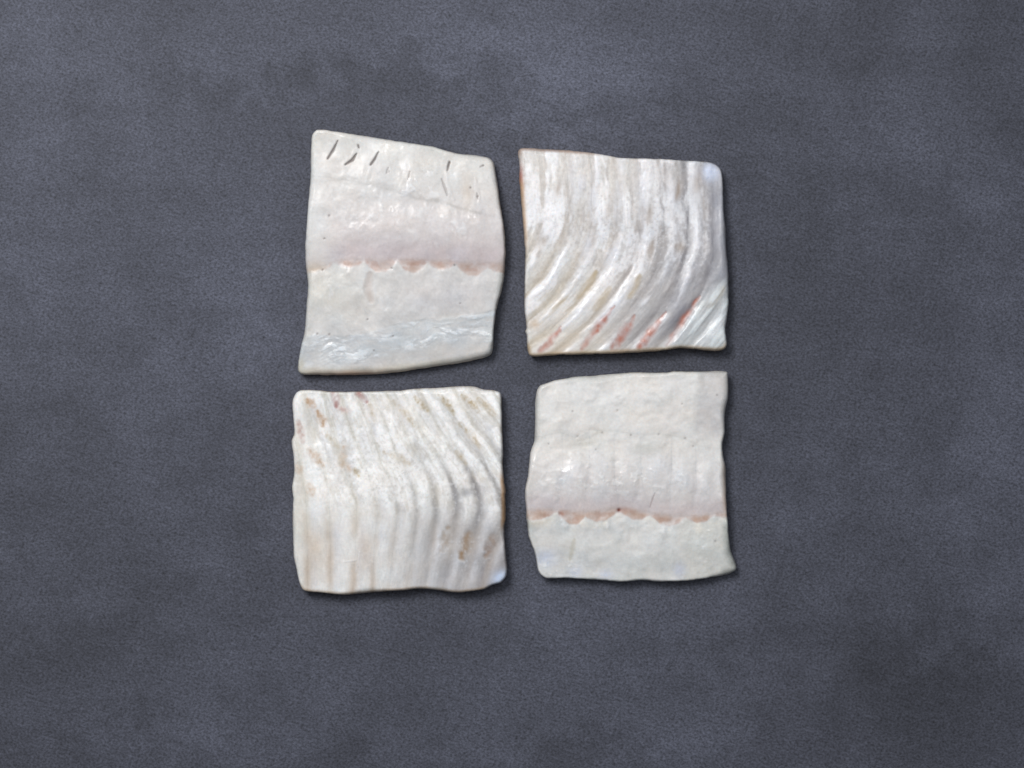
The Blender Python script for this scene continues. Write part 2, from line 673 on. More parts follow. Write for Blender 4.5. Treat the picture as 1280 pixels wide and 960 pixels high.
# ================================================================== piece A: upper left, inner side
OUT_A = [(389, 169), (391.7, 164), (396, 161), (420, 163.5), (450, 168), (500, 176), (542, 183), (567, 190), (580, 192),
         (602, 194), (611.5, 197), (616.5, 203), (619, 218), (622.5, 238), (624.5, 255), (629, 282), (631, 310),
         (629.7, 341), (626, 363), (620, 384), (617, 406), (615.5, 430), (612.5, 442), (593, 449), (569, 453.5),
         (526, 460), (500, 463.5), (468, 467), (416, 468), (387, 467.5), (375.5, 467), (371.8, 463), (372, 453),
         (375.3, 434), (379.6, 416), (382, 387), (384, 355), (381.3, 329), (381, 305), (383.3, 275), (385, 250),
         (387.5, 217), (388, 183)]

A_SCALLOP = scallop([(360, 342), (402, 337), (416, 327), (455, 326), (496, 325.5), (534, 327.5), (569, 329), (609, 334), (650, 334)],
                    [342, 336, 334, 341, 341, 337, 345, 341])
A_TOP = smooth_interp([(370, 333), (400, 331), (430, 323), (470, 324), (515, 323), (560, 325), (600, 327), (640, 327)])
A_CREASE = smooth_interp([(370, 219), (410, 221), (450, 228), (480, 235), (520, 247), (560, 255), (592, 264), (640, 276)])
A_MEMB = smooth_interp([(370, 424), (390, 419), (430, 420), (462, 414), (500, 404), (530, 399), (570, 396), (612, 389), (640, 384)])


def warp(x, y, amt, sc, seed):
    return x + amt * fbm(x / sc, y / sc, 3, seed), y + amt * fbm(x / sc + 40, y / sc + 9, 3, seed + 5)


def shape_a(x, y, d):
    xw, yw = warp(x, y, 2.2, 14, 1)
    r = 9 + 9 * blob(x, y, 470, 470, 130, 40) + 6 * blob(x, y, 600, 450, 60, 30) + 7 * blob(x, y, 383, 260, 20, 120) + 5 * blob(x, y, 480, 168, 140, 20)
    r = edge_var(x, y, r, 401)
    base = 23 + 2.2 * fbm(x / 70, y / 70, 3, 2)
    base += -4 * smooth(420, 470, y) - 2.5 * smooth(230, 165, y)
    # the back muscle swells above the blood line, the belly side swells below it
    sc, tp = A_SCALLOP(x), A_TOP(x)
    base += 3.0 * np.exp(-((y - 285) / 38) ** 2) + 1.8 * np.exp(-((y - 372) / 26) ** 2)
    seam = np.exp(-((y - (tp + sc) / 2) / 9) ** 2)
    base -= 0.9 * seam
    base += 0.3 * (0.7 + fbm(x / 14, y / 14, 2, 37)) * smooth(-4, 3, y - sc) * np.exp(-np.clip(y - sc, 0, 99) / 16)          # lip of the lower muscle
    # crease below the thin flap
    cr = yw - A_CREASE(xw)
    base += 0.45 * smooth(7, -7, cr) * smooth(396, 425, x) * smooth(628, 590, x) * smooth(-46, -4, cr)
    base -= 0.22 * np.exp(-(cr / 5.0) ** 2) * smooth(396, 425, x) * smooth(620, 590, x)
    # membrane step and wrinkles
    mb = yw - A_MEMB(xw)
    inm = smooth(-1.5, 2, mb) * smooth(46, 26, mb + 8 * fbm(x / 30, y / 30, 2, 3))
    mpatch = np.clip(0.75 + 0.9 * fbm(x / 38, y / 16, 2, 14), 0.05, 1.3)
    wr = fbm((xw + 6 * fbm(x / 30, y / 30, 2, 4)) / 17, (y + 0.16 * x + 5 * fbm(x / 26, y / 26, 2, 5)) / 5.5, 4, 6, 0.6)
    base += 0.35 * np.exp(-((mb - 2) / 4.0) ** 2) * (0.5 + fbm(x / 22, y / 22, 2, 8))
    base += inm * mpatch * (0.6 * wr + 0.15 * fbm(x / 6, y / 4, 3, 9))
    # lumps with wet skin between
    lump = fbm(xw / 18, yw / 21, 2, 12)
    upper = smooth(8, -12, y - tp)
    base += 0.36 * upper * lump * smooth(392, 420, x) + 0.45 * (1 - upper) * (1 - inm) * lump
    base += 0.10 * fbm(x / 5, y / 6, 3, 15) * smooth(386, 412, x)
    flecks = smooth(0.28, 0.7, fbm(x / 7, y / 9, 3, 21)) * (blob(x, y, 525, 228, 60, 28) + 0.8 * blob(x, y, 475, 268, 50, 30)
                                                            + 0.7 * blob(x, y, 570, 285, 45, 28) + 0.7 * blob(x, y, 410, 372, 28, 24)
                                                            + 0.6 * blob(x, y, 480, 372, 18, 12))
    base += 0.22 * flecks
    # septa between the muscle segments
    for pts, k in [([(566, 262), (567, 300), (566, 326)], 0.7), ([(512, 252), (509, 285), (512, 318)], 0.4), ([(462, 343), (459, 360), (464, 376)], 1.4),
                   ([(452, 250), (446, 285), (452, 318)], 0.45), ([(532, 345), (536, 372), (541, 392)], 0.5), ([(575, 345), (578, 375), (580, 392)], 0.4)]:
        base -= 0.55 * k * stroke(x, y, pts, 5.0, 5.0, 7)
    # bright raised threads
    for pts, w, k in [([(557, 213), (560, 232), (567, 250)], 2.8, 0.45), ([(594, 222), (596, 236), (599, 252)], 2.6, 0.45), ([(463, 209), (457, 229)], 2.6, 0.25),
                      ([(447, 183), (440, 192)], 2.8, 0.3), ([(502, 203), (498, 224)], 4.0, 0.16), ([(530, 212), (524, 236)], 3.2, 0.14)]:
        base += k * stroke(x, y, pts, w * 0.7, w * 0.7, w * 1.4)
    slits = [([(421.5, 175), (416, 186), (409, 197.5)], 1.0, 1.6, 2.3), ([(445, 191), (440, 199), (431, 205)], 1.2, 1.4, 3.0),
             ([(472.5, 189), (468, 198), (463, 205)], 0.8, 2.0, 2.2), ([(561.5, 202), (560, 207), (559, 212.5)], 2.1, 0.9, 1.9),
             ([(447, 180), (448, 184)], 0.8, 1.0, 1.6)]
    sl = 0
    for pts, a, b, m in slits:
        sl = np.maximum(sl, stroke(x, y, pts, a * 0.8 + .2, b * 0.8 + .2, m * 0.85 + .2))
    sl2 = 0
    for pts, w in [([(552, 223), (555, 232), (559, 244)], 1.4), ([(596, 241), (597.5, 248)], 1.3), ([(485, 209), (483, 216)], 1.0), ([(604, 206), (600, 208)], 1.2), ([(512, 214), (510, 224)], 0.9)]:
        sl2 = np.maximum(sl2, stroke(x, y, pts, w, w, w + 0.8))
    base -= 2.2 * sl + 0.7 * sl2
    pin = 0
    for (qx, qy, rr) in [(588, 234, 1.5), (597, 245, 1.3), (403, 337, 1.5), (568, 331, 1.6), (489, 335, 1.3), (459, 399, 1.3), (411, 418, 1.4),
                         (396, 417, 1.2), (411, 269, 1.4), (405, 298, 1.3), (486, 214, 1.2), (491, 420, 1.3), (467, 438, 1.2), (604, 206, 1.2), (575, 379, 1.0)]:
        pin = np.maximum(pin, blob(x, y, qx, qy, rr))
    base -= 0.5 * pin
    z = base - r * 0.95 * (1 - edge_round(d, r))
    # colour
    c = np.ones((len(x), 3)) * lin(214, 212, 210)
    c = tint(c, 0.5 + 0.6 * lump, (213, 210, 207))
    c = tint(c, 0.6 * smooth(225, 290, y) * upper * smooth(390, 430, x), (210, 203, 203))
    c = tint(c, 0.6 * np.exp(-((y - tp + 5) / 19) ** 2) * (0.3 + 0.7 * smooth(400, 440, x)), (196, 184, 188))
    bl = smooth(-4, 7, y - tp) * smooth(2.6, -2.6, y - sc) * (0.45 + 0.55 * smooth(400, 422, x))
    mod = (0.8 + 0.45 * fbm(x / 11, y / 9, 3, 33)) * (0.35 + 0.65 * smooth(3, 11, sc - tp))
    c = tint(c, bl * mod * 0.8, (188, 165, 153))
    c = tint(c, bl * smooth(0.1, 0.5, fbm(x / 9, y / 7, 2, 35)) * 0.4, (184, 148, 133))
    c = tint(c, blob(x, y, 394, 337, 13, 9) * 0.6, (206, 192, 174))
    low = smooth(-1.2, 3, y - sc) * (1 - inm)
    c = tint(c, low, (210, 208, 206))
    c = tint(c, low * (0.35 + 0.6 * lump), (199, 198, 197))
    c = tint(c, low * blob(x, y, 405, 365, 42, 32) * 0.8, (212, 210, 203))
    c = tint(c, low * np.exp(-np.clip(y - sc, 0, 99) / 5) * 0.45 * (0.6 + fbm(x / 9, y / 9, 2, 36)), (220, 216, 211))
    c = tint(c, stroke(x, y, [(462, 343), (459, 360), (464, 376)], 6, 5, 8) * 0.5, (184, 168, 158))
    c = tint(c, low * blob(x, y, 560, 372, 55, 22) * 0.45, (190, 187, 190))
    c = tint(c, inm * (0.75 + 0.4 * wr), (196, 200, 203))
    c = tint(c, inm * mpatch * smooth(0.05, 0.5, wr + 0.35 * fbm(x / 7, y / 4, 3, 10)) * 0.9, (229, 232, 234))
    c = tint(c, flecks * 0.7, (224, 223, 223))  # wet highlights painted into the colour as pale flecks
    c = tint(c, smooth(412, 388, x) * smooth(330, 280, y) * 0.9, (219, 218, 217))
    c = tint(c, smooth(205, 175, y - (x - 400) * 0.16) * 0.6, (220, 218, 213))
    c = tint(c, np.exp(-(cr / 2.6) ** 2) * smooth(396, 430, x) * smooth(620, 590, x) * 0.5 * (0.7 + fbm(x / 20, y / 20, 2, 38)), (184, 180, 176))
    c = tint(c, blob(x, y, 583, 238, 8, 24, -8) * 0.5, (210, 196, 180))
    c = tint(c, sl * 0.95, (112, 103, 100))
    c = tint(c, sl2 * 0.55, (142, 134, 130))
    c = tint(c, pin * 0.75, (112, 100, 96))
    c = tint(c, smooth(13, 2, d) * smooth(440, 458, y) * 0.6, (200, 192, 174))
    c = tint(c, smooth(8, 0, d) * blob(x, y, 440, 468, 34, 12) * 0.8, (186, 156, 136))
    wet = np.clip(0.4 + 0.5 * lump + 0.6 * inm + 0.6 * flecks, 0, 1)
    wr_rgb = np.ones((len(x), 3)) * lin(196, 186, 164)
    return z, c, wet, wr_rgb


SPLIT_A = [("bloodline", lambda x, y: np.minimum(y - (A_TOP(x) + 1), A_SCALLOP(x) - y), "pink brown scalloped blood line across the piece"),
           ("silver_membrane", lambda x, y: (y - A_MEMB(x)), "wrinkled bluish white membrane along the lower edge"),
           ("thin_flap", lambda x, y: A_CREASE(x) - y, "flap with small dark slits along the upper edge"),
           ("back_muscle", lambda x, y: A_TOP(x) + 1 - y, None),
           ("belly_muscle", None, None)]

# ================================================================== piece B: upper right, outer side with bands
OUT_B = [(648.7, 188), (651, 185), (655, 184), (676, 185), (698, 186), (722, 188.4), (748, 191.5), (765, 195), (775, 197), (819, 198),
         (862, 200), (887, 202), (896, 205), (902, 211), (904, 224), (905.5, 262), (907.7, 289), (909, 318), (910.6, 332),
         (911.4, 354), (911.4, 378), (909, 400), (907, 409), (907.7, 421), (909, 430), (906.5, 435), (899, 437.6), (884, 437),
         (870, 435.4), (851, 434), (830, 437), (804, 439), (775, 440.5), (732, 442), (696, 442.7), (668, 445), (662, 443),
         (659.6, 431), (659, 418), (657.4, 414), (659, 410), (656.7, 390), (656.4, 368), (657, 339), (657.4, 310), (656.8, 306),
         (654.6, 277), (652.4, 251), (650.2, 225), (650, 204), (648.5, 193)]
B_RIDGES = [622, 652, 681, 710, 740, 770, 800, 829, 860, 893, 925, 960]


def phi_b(x, y):
    y0 = 285 + 0.25 * (x - 792)
    p = x + 0.026 * np.clip(y - y0, 0, None) ** 1.6 - 0.06 * (y - 260) * smooth(300, 190, y)
    return p + 2.2 * fbm(x / 45, y / 70, 2, 101) + 0.3 * fbm(x / 12, y / 16, 2, 104)


B_STREAKS = [([(702, 409), (696, 417), (687, 428), (676, 438)], 1.2, 3.6, 4.2), ([(768, 382), (758, 396), (747, 410), (728, 434)], 1.0, 3.2, 4.6),
             ([(794, 394), (787, 406), (777, 420), (768, 433)], 1.4, 4.4, 5.4), ([(833, 389), (822, 404), (812, 417), (801, 433)], 1.0, 4.6, 4.2),
             ([(875, 370), (864, 387), (852, 406), (836, 431)], 1.2, 4.0, 4.4)]


def shape_b(x, y, d):
    r = 7 + 5 * blob(x, y, 905, 300, 14, 120) + 6 * blob(x, y, 690, 186, 50, 14) + 4 * blob(x, y, 652, 240, 14, 60) + 3 * blob(x, y, 780, 441, 120, 12)
    r = edge_var(x, y, r, 402)
    phi = phi_b(x, y)
    i, t = band_coords(phi, B_RIDGES)
    prof = ridge_profile(t)
    lower = smooth(255, 385, y)
    right = smooth(690, 860, x)
    along = fbm(phi / 26, y / 30, 3, 106)
    amp = 0.58 * (0.7 + 1.4 * lower + 1.2 * right) * np.clip(0.9 + 0.4 * along, 0.4, 1.3) * (0.5 + 0.5 * smooth(650, 720, phi))
    amp = amp * (1 - 0.45 * blob(x, y, 690, 260, 60, 80))
    base = 23 + 2.5 * fbm(x / 80, y / 80, 2, 41) + 3.5 * blob(x, y, 770, 320, 110, 100)
    second = np.cos(4 * math.pi * t + 1.0) * smooth(380, 280, y)
    base += amp * (prof - 0.5) + 0.22 * amp * second
    base += 0.45 * np.exp(-((t - 0.38) / 0.09) ** 2) * lower * np.clip(0.6 + along, 0, 1.2)
    # the sheet of silver skin left on top: loose grainy relief
    fib = fbm(phi / 5.0, y / 19, 3, 44)
    grain = fbm(x / 3.2, y / 3.6, 3, 48)
    mott = fbm(phi / 15, y / 44, 4, 51)
    sheet = smooth(420, 330, y + 0.25 * (x - 780))
    ffine = fbm(phi / 2.3, y / 10, 3, 46)
    base += 0.14 * fib + 0.07 * ffine + sheet * 0.06 * grain + 0.35 * mott * sheet
    fine = smooth(892, 904, phi) * smooth(335, 380, y)
    fth = fbm((x + y * 0.78) / 7.0, (x - y) / 60, 2, 7)
    base += fine * 0.55 * fth
    st = 0
    for pts, a, b, m in B_STREAKS:
        st = np.maximum(st, stroke(x + 1.0 * fbm(x / 6, y / 6, 2, 61), y + 1.0 * fbm(x / 6, y / 6, 2, 63), pts, a * 1.9, b * 1.75, m * 1.7))
    base -= 0.4 * st
    z = base - r * 0.95 * (1 - edge_round(d, r))
    dark = smooth(735, 885, x + 0.25 * (y - 300)) * smooth(452, 385, y + 0.35 * (x - 860))
    dark = np.clip(dark * (0.85 + 0.35 * mott), 0, 1)
    c = np.ones((len(x), 3)) * lin(223, 220, 216)
    c = tint(c, dark * 0.95, (148, 148, 156))
    valley = valley_mask(t)
    c = tint(c, valley * (0.70 + 0.5 * mott) * (1 - dark) * (0.65 + 0.3 * smooth(690, 740, x)), (188, 177, 168))
    c = tint(c, valley * (0.75 + 0.3 * mott) * dark, (128, 125, 129))
    c = tint(c, valley * lower * smooth(790, 690, x) * 0.65, (192, 178, 156))
    c = tint(c, smooth(0.2, 1.0, -second) * sheet * (0.30 + 0.3 * fib), (178, 170, 166))
    c = tint(c, lower * blob(x, y, 680, 390, 50, 50) * 0.4, (207, 199, 184))
    lip = np.exp(-((t - 0.3) / 0.16) ** 2)
    c = tint(c, lip * (0.25 + 0.5 * lower + 0.3 * right) * np.clip(0.7 + 1.1 * along + 0.4 * fib, 0, 1.4), (228, 228, 231))
    sd = dark * smooth(258, 305, y)
    crest = np.exp(-((t - 0.40) / 0.075) ** 2) * (0.5 * lower + 0.5 * dark) * smooth(270, 310, y) * np.clip(0.6 + 1.0 * along, 0, 1.2)
    c = tint(c, crest * 0.75, (224, 226, 233))  # thin highlight along the band crests, painted into the colour
    sil = smooth(-0.25, 0.45, mott + 0.30 * fib + 0.55 * (0.5 - valley)) * sheet
    c = tint(c, sil * (0.9 - 0.25 * dark - 0.3 * sd) * (1 - crest), (239, 238, 239))
    c = c * (1 + 0.065 * ffine + 0.03 * fib)[:, None]
    spark = blob(x, y, 785, 285, 110, 60)
    c = tint(c, smooth(0.15, 0.6, grain) * sheet * (0.10 + 0.14 * sil + 0.22 * spark), (236, 237, 241))
    c = tint(c, smooth(0.2, 0.6, -grain) * spark * 0.22, (166, 164, 166))
    c = tint(c, smooth(0.15, 0.6, -grain) * sheet * 0.12, (160, 154, 152))
    for (qx, qy, rx, ry, ang) in [(804, 236, 8, 34, 2), (842, 244, 7, 26, -14), (868, 240, 7, 34, -8), (776, 240, 5, 40, 0),
                                  (768, 262, 4, 22, 4), (722, 228, 10, 26, 8), (742, 240, 6, 30, 4), (735, 310, 7, 24, 24), (765, 318, 5, 22, 28)]:
        c = tint(c, blob(x, y, qx, qy, rx, ry, ang) * (0.65 + 0.5 * fib), (220, 220, 224))
    c = tint(c, smooth(880, 898, x) * smooth(410, 340, y) * smooth(215, 240, y) * 0.7, (160, 161, 170))
    c = tint(c, blob(x, y, 897, 335, 9, 40) * 0.5, (126, 124, 126))
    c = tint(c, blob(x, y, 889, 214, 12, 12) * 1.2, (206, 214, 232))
    for (qx, qy, rx, ry, k) in [(697, 238, 4, 9, .5), (812, 268, 4, 12, .6), (848, 240, 4, 12, .55), (679, 300, 7, 9, .45), (674, 318, 4, 9, .5),
                                (873, 225, 5, 16, .5), (724, 270, 5, 22, .4), (814, 310, 4, 12, .5), (742, 300, 4, 14, .35), (760, 265, 4, 18, .35), (850, 309, 8, 6, .4)]:
        c = tint(c, blob(x, y, qx, qy, rx, ry, 10) * k * 1.2 * (0.8 + 0.5 * fib), (158, 138, 118))
    for pts in ([(720, 350), (700, 375), (672, 402)], [(745, 340), (738, 352), (725, 370)], [(762, 360), (745, 385)], [(800, 345), (786, 370)], [(905, 360), (895, 382), (880, 380)]):
        c = tint(c, stroke(x, y, pts, 4, 6, 8) * 0.45 * (0.8 + fib), (184, 164, 126))
    c = tint(c, blob(x, y, 668, 405, 7, 7) * 0.5, (196, 164, 124))
    c = tint(c, np.clip(st, 0, 1) ** 1.3 * (0.62 + 0.35 * fbm(x / 7, y / 8, 2, 66)), (182, 114, 94))
    c = tint(c, fine * 0.75, (196, 200, 202))
    c = tint(c, fine * smooth(0.05, 0.6, fth) * 0.8, (224, 230, 232))
    c = tint(c, blob(x, y, 650, 224, 4, 17) * 1.0, (172, 112, 104))
    c = tint(c, smooth(7, 1, d) * smooth(664, 656, x) * smooth(215, 235, y) * smooth(330, 280, y) * 0.8, (196, 164, 132))
    c = tint(c, smooth(5.5, 1.5, d) * smooth(198, 188, y) * smooth(765, 735, x) * 0.8, (172, 148, 134))
    c = tint(c, smooth(6, 1, d) * smooth(425, 436, y) * 0.75, (176, 154, 124))
    wet = np.clip(0.35 + 0.5 * lip * lower + 0.5 * fib, 0, 1)
    wr_rgb = np.ones((len(x), 3)) * lin(182, 156, 124)
    return z, c, wet, wr_rgb


def streak_field(st):
    pts, a, b, m = st
    return lambda x, y: stroke(x, y, pts, a, b, m) - 0.12


def bands(phi, ridges, name, lo, hi):
    out = []
    for k in range(lo, hi):
        out.append((name, (lambda rr: (lambda x, y: rr - phi(x, y)))(ridges[k + 1]), None))
    out.append((name, None, None))
    return out


SPLIT_B = [("blood_streak", streak_field(s), "red blood streak in a groove near the lower edge") for s in B_STREAKS] \
    + bands(phi_b, B_RIDGES, "muscle_band", 0, 9)

# ================================================================== piece C: lower left, outer side with bands
OUT_C = [(364.8, 505), (366, 498), (370, 491), (376, 488.3), (399, 489), (409, 490.4), (440, 490.4), (476, 490), (500, 489),
         (513, 487), (550, 485.3), (575, 483.8), (593, 484.4), (605, 487.8), (618.5, 489), (624.7, 491.5), (626, 498), (626.7, 535),
         (627.5, 560), (627.8, 590), (629.7, 603), (631, 620), (631.2, 648), (629.7, 663), (631.2, 688), (633.2, 712), (632, 721.8),
         (626, 728.6), (615.4, 731.8), (605, 737), (587, 740), (568.5, 741.4), (550, 738.8), (520, 736.5), (505, 738.4), (490, 739),
         (461, 741.4), (430.5, 744), (408, 742.2), (385, 740), (377.7, 737.6), (373, 728), (368.6, 708), (366.3, 694.6), (365.3, 670),
         (364.8, 648), (366, 625), (364.8, 608), (367, 593), (366.3, 573), (364, 552), (367, 543), (366.3, 525)]
C_RIDGES = [326, 356, 383, 414, 443, 470, 497, 523, 548, 574, 602, 630, 660, 690, 720, 760]


def phi_c(x, y):
    k = np.clip(0.32 + (x - 380) / 230 * 0.62, 0.2, 1.1)
    up = 0.5 * ((612 - y) + np.sqrt((612 - y) ** 2 + 900)) - 6
    m = np.clip((x - 400) / 200, 0, 1.1) * 0.30
    dn = np.clip(y - 640, 0, None)
    p = x + k * 0.92 * up + m * dn
    return p + 2.8 * fbm(x / 45, y / 65, 2, 201) + 0.3 * fbm(x / 12, y / 17, 2, 204)


C_SPOTS = [([(418, 491), (419, 500), (420, 507)], 4.4, 3.0, 4.6, (160, 88, 80)), ([(447, 492), (453, 496), (458, 502)], 3.4, 2.6, 4.2, (158, 88, 80)),
           ([(586, 668), (582, 681), (577, 697)], 4.0, 4.4, 7.6, (150, 116, 72)), ([(616, 670), (612, 682), (608, 695)], 4.0, 3.4, 6.4, (150, 126, 106)),
           ([(560, 660), (555, 678), (551, 690)], 3.2, 3.2, 5.4, (160, 138, 114))]


def shape_c(x, y, d):
    r = 8 + 6 * blob(x, y, 631, 630, 12, 40) + 6 * blob(x, y, 366, 690, 14, 70) + 5 * blob(x, y, 560, 486, 70, 12) + 3 * blob(x, y, 480, 742, 100, 10) + 5 * blob(x, y, 372, 495, 14)
    r = edge_var(x, y, r, 403)
    phi = phi_c(x, y)
    i, t = band_coords(phi, C_RIDGES)
    prof = ridge_profile(t)
    lower = smooth(610, 690, y)
    right = smooth(430, 590, x)
    midr = np.exp(-((y - 620) / 60) ** 2)
    along = fbm(phi / 26, y / 34, 3, 206)
    amp = 0.6 * (0.6 + 0.9 * smooth(590, 540, y) + 1.2 * right * smooth(520, 600, y) + 1.6 * midr * right) * np.clip(0.85 + 0.6 * along, 0.2, 1.4)
    base = 22.5 + 3.0 * fbm(x / 80, y / 80, 2, 141) + 4 * blob(x, y, 500, 620, 120, 90)
    base += amp * (prof - 0.5)
    fib = fbm(phi / 5.0, y / 17, 3, 144)
    grain = fbm(x / 3.2, y / 3.4, 3, 148)
    mott = fbm(phi / 18, y / 40, 3, 151)
    wig = fbm(x / 9, y / 11, 3, 155)
    sheet = smooth(668, 618, y + 8 * fbm(x / 25, y / 25, 2, 157)) * (0.65 + 0.35 * smooth(380, 410, x))
    ffine = fbm(phi / 2.4, y / 9, 3, 146)
    base += 0.14 * fib + 0.06 * ffine + sheet * (0.04 * grain + 0.2 * wig) + 0.45 * mott * sheet
    # little torn curls of the skin sheet
    curl = np.exp(-((np.abs(wig) - 0.04) / 0.08) ** 2) * sheet
    base -= 0.12 * curl
    base -= 1.6 * blob(x, y, 583, 617, 6, 7) + 1.2 * blob(x, y, 481, 603, 3, 8) + 1.0 * blob(x, y, 447, 592, 4, 5)
    thread = stroke(x, y, [(428, 703), (437, 702), (446, 700)], 1.0, 1.0, 1.5) + stroke(x, y, [(449, 690), (447, 706), (444, 716)], 1.2, 1.2, 2.2)
    base += 0.4 * thread
    spots = []
    sp_all = 0
    for pts, a, b, m, colr in C_SPOTS:
        s_ = stroke(x + 1.0 * fbm(x / 6, y / 6, 2, 161), y + 1.0 * fbm(x / 6, y / 6, 2, 163), pts, a * 1.6, b * 1.6, m * 1.6)
        spots.append((s_, colr))
        sp_all = np.maximum(sp_all, s_)
    base -= 0.7 * sp_all
    dots = smooth(0.62, 0.95, fbm(x / 3.4, y / 4.4, 2, 171)) * (blob(x, y, 575, 694, 40, 26) + 0.7 * blob(x, y, 610, 650, 25, 30))
    base += 0.2 * dots
    z = base - r * 0.95 * (1 - edge_round(d, r))
    dark = smooth(455, 610, x + 0.2 * (y - 680)) * smooth(585, 690, y)
    dark = np.clip(dark * (0.9 + 0.3 * mott), 0, 1)
    c = np.ones((len(x), 3)) * lin(228, 227, 226)
    c = tint(c, lower * 0.7, (229, 228, 225))
    c = tint(c, dark * 0.93, (152, 149, 152))
    c = c * (1 + 0.06 * ffine + 0.03 * fib)[:, None]
    valley = valley_mask(t)
    lip = np.exp(-((t - 0.3) / 0.17) ** 2)
    c = tint(c, valley * lower * (0.62 + 0.6 * fbm(x / 22, y / 40, 2, 181)) * (1 - dark * 0.6), (198, 184, 170))
    c = tint(c, valley * (1 - lower) * (0.55 + 0.4 * mott), (206, 199, 182))
    c = tint(c, valley * midr * right * (0.9 + 0.3 * mott), (138, 136, 140))
    c = tint(c, lip * 0.38 * np.clip(0.7 + 1.1 * along + 0.4 * fib, 0, 1.4), (214, 214, 217))
    sil = smooth(-0.4, 0.3, mott + 0.2 * wig + 0.35 * (0.5 - valley)) * sheet * (1 - 0.75 * valley * midr * right)
    c = tint(c, sil * 0.85, (245, 244, 242))
    spark = blob(x, y, 510, 590, 110, 60)
    c = tint(c, smooth(0.15, 0.6, grain) * sheet * (0.16 + 0.24 * spark), (240, 240, 240))
    c = tint(c, smooth(0.2, 0.6, -grain) * sheet * spark * 0.2, (176, 172, 166))
    c = tint(c, smooth(0.1, 0.6, -fib) * sheet * 0.3, (196, 190, 177))
    c = tint(c, smooth(0.15, 0.6, -grain) * sheet * 0.10, (172, 168, 162))
    c = tint(c, curl * 0.14, (178, 172, 158))
    c = tint(c, lower * blob(x, y, 395, 690, 11, 32) * 0.45, (200, 180, 156))
    c = tint(c, lower * blob(x, y, 456, 685, 10, 30) * 0.45, (184, 164, 148))
    c = tint(c, blob(x, y, 373, 640, 10, 90) * 0.35, (207, 200, 184))
    for pts, k in [([(383, 500), (392, 508)], .7), ([(396, 515), (402, 526), (403, 531)], .75), ([(386, 563), (395, 572), (402, 583)], .6), ([(430, 560), (428, 578), (437, 587)], .45),
                   ([(371, 583), (374, 590)], .6), ([(386, 607), (390, 618)], .5)]:
        c = tint(c, stroke(x, y, pts, 5, 5, 9) * k * (0.8 + 0.6 * grain), (192, 162, 132))
    c = tint(c, stroke(x, y, [(372, 527), (375, 540), (378, 552)], 4, 4, 7) * 0.6 * (0.8 + 0.6 * grain), (184, 150, 140))
    for pts, k in [([(519, 497), (528, 508), (534, 513)], .6), ([(549, 494), (560, 505), (567, 517)], .65), ([(578, 495), (590, 505), (597, 514)], .8), ([(598, 499), (612, 512), (622, 522)], .6),
                   ([(575, 530), (588, 543), (600, 560)], .55), ([(570, 565), (582, 580)], .5), ([(492, 502), (510, 520), (516, 532)], .5), ([(443, 587), (448, 595)], .7),
                   ([(480, 565), (500, 572), (512, 580)], .4), ([(461, 505), (468, 525)], .4), ([(408, 545), (424, 560)], .4)]:
        c = tint(c, stroke(x, y, pts, 4, 4, 7) * k * (0.75 + 0.7 * grain), (178, 160, 126))
    c = tint(c, blob(x, y, 583, 617, 7, 6) * 0.6, (136, 138, 144))
    c = tint(c, thread * 0.3, (222, 222, 226))
    for s_, colr in spots:
        c = tint(c, s_ ** 1.3 * (0.5 + 0.3 * fbm(x / 6, y / 7, 2, 166)), colr)
    c = tint(c, blob(x, y, 428, 512, 7, 3, 20) * 0.5, (196, 146, 140))
    c = tint(c, dots * 0.3, (226, 227, 232))
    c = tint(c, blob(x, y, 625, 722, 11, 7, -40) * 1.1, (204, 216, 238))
    c = tint(c, smooth(7, 2, d) * smooth(622, 627, x) * smooth(585, 603, y) * smooth(668, 650, y) * 0.85, (170, 134, 96))
    c = tint(c, smooth(5, 1, d) * smooth(726, 737, y) * smooth(612, 600, x) * 0.6, (160, 138, 110))
    wet = np.clip(0.35 + 0.5 * lower + 0.4 * fib + dots, 0, 1)
    wr_rgb = np.ones((len(x), 3)) * lin(160, 122, 82)
    return z, c, wet, wr_rgb


def c_streak(k):
    pts, a, b, m, _ = C_SPOTS[k]
    return lambda x, y: stroke(x, y, pts, a, b, m) - 0.12


SPLIT_C = [("blood_streak", c_streak(0), "red blood streak at the upper edge"), ("blood_streak", c_streak(1), "red blood streak at the upper edge"),
           ("fat_spot", c_streak(2), "amber brown fatty spot near the lower right corner"),
           ("fat_spot", c_streak(3), "tan fatty spot beside the right edge"), ("fat_spot", c_streak(4), "pale tan fatty spot")] \
    + bands(phi_c, C_RIDGES, "muscle_band", 0, 14)

# ================================================================== piece D: lower right, inner side
OUT_D = [(669.6, 530), (670.4, 500), (672.7, 488), (676.4, 482.2), (689, 477.7), (706, 474), (725.5, 471.3), (746.7, 470.5), (753, 469),
         (789, 466.5), (833, 466.3), (843, 465), (862, 465.3), (883, 465.3), (893, 464.4), (907, 464.8), (910.5, 466), (910.7, 497), (907, 515.4),
         (906.6, 540), (904, 555), (904.6, 570), (907.6, 583), (908.4, 603), (908.7, 628), (909.6, 645), (911.4, 667.5), (914.4, 689),
         (919.7, 704), (922, 711), (920.5, 714.3), (913, 718), (892, 722), (863, 726.4), (825, 727.4), (801, 726), (780, 727.6),
         (760, 726.5), (740.6, 725), (710, 723.4), (684, 723.4), (677.2, 719.6), (673.4, 713), (669.6, 692), (662, 672), (659, 645), (657.3, 625),
         (657.3, 610), (660.6, 596), (662, 583), (663.6, 567), (669, 552)]
D_SCALLOP = scallop([(640, 646), (697, 640), (732, 646), (774, 637.5), (813, 644), (858, 647), (893, 645), (935, 640)],
                    [651, 656, 652, 650, 658, 654, 647])
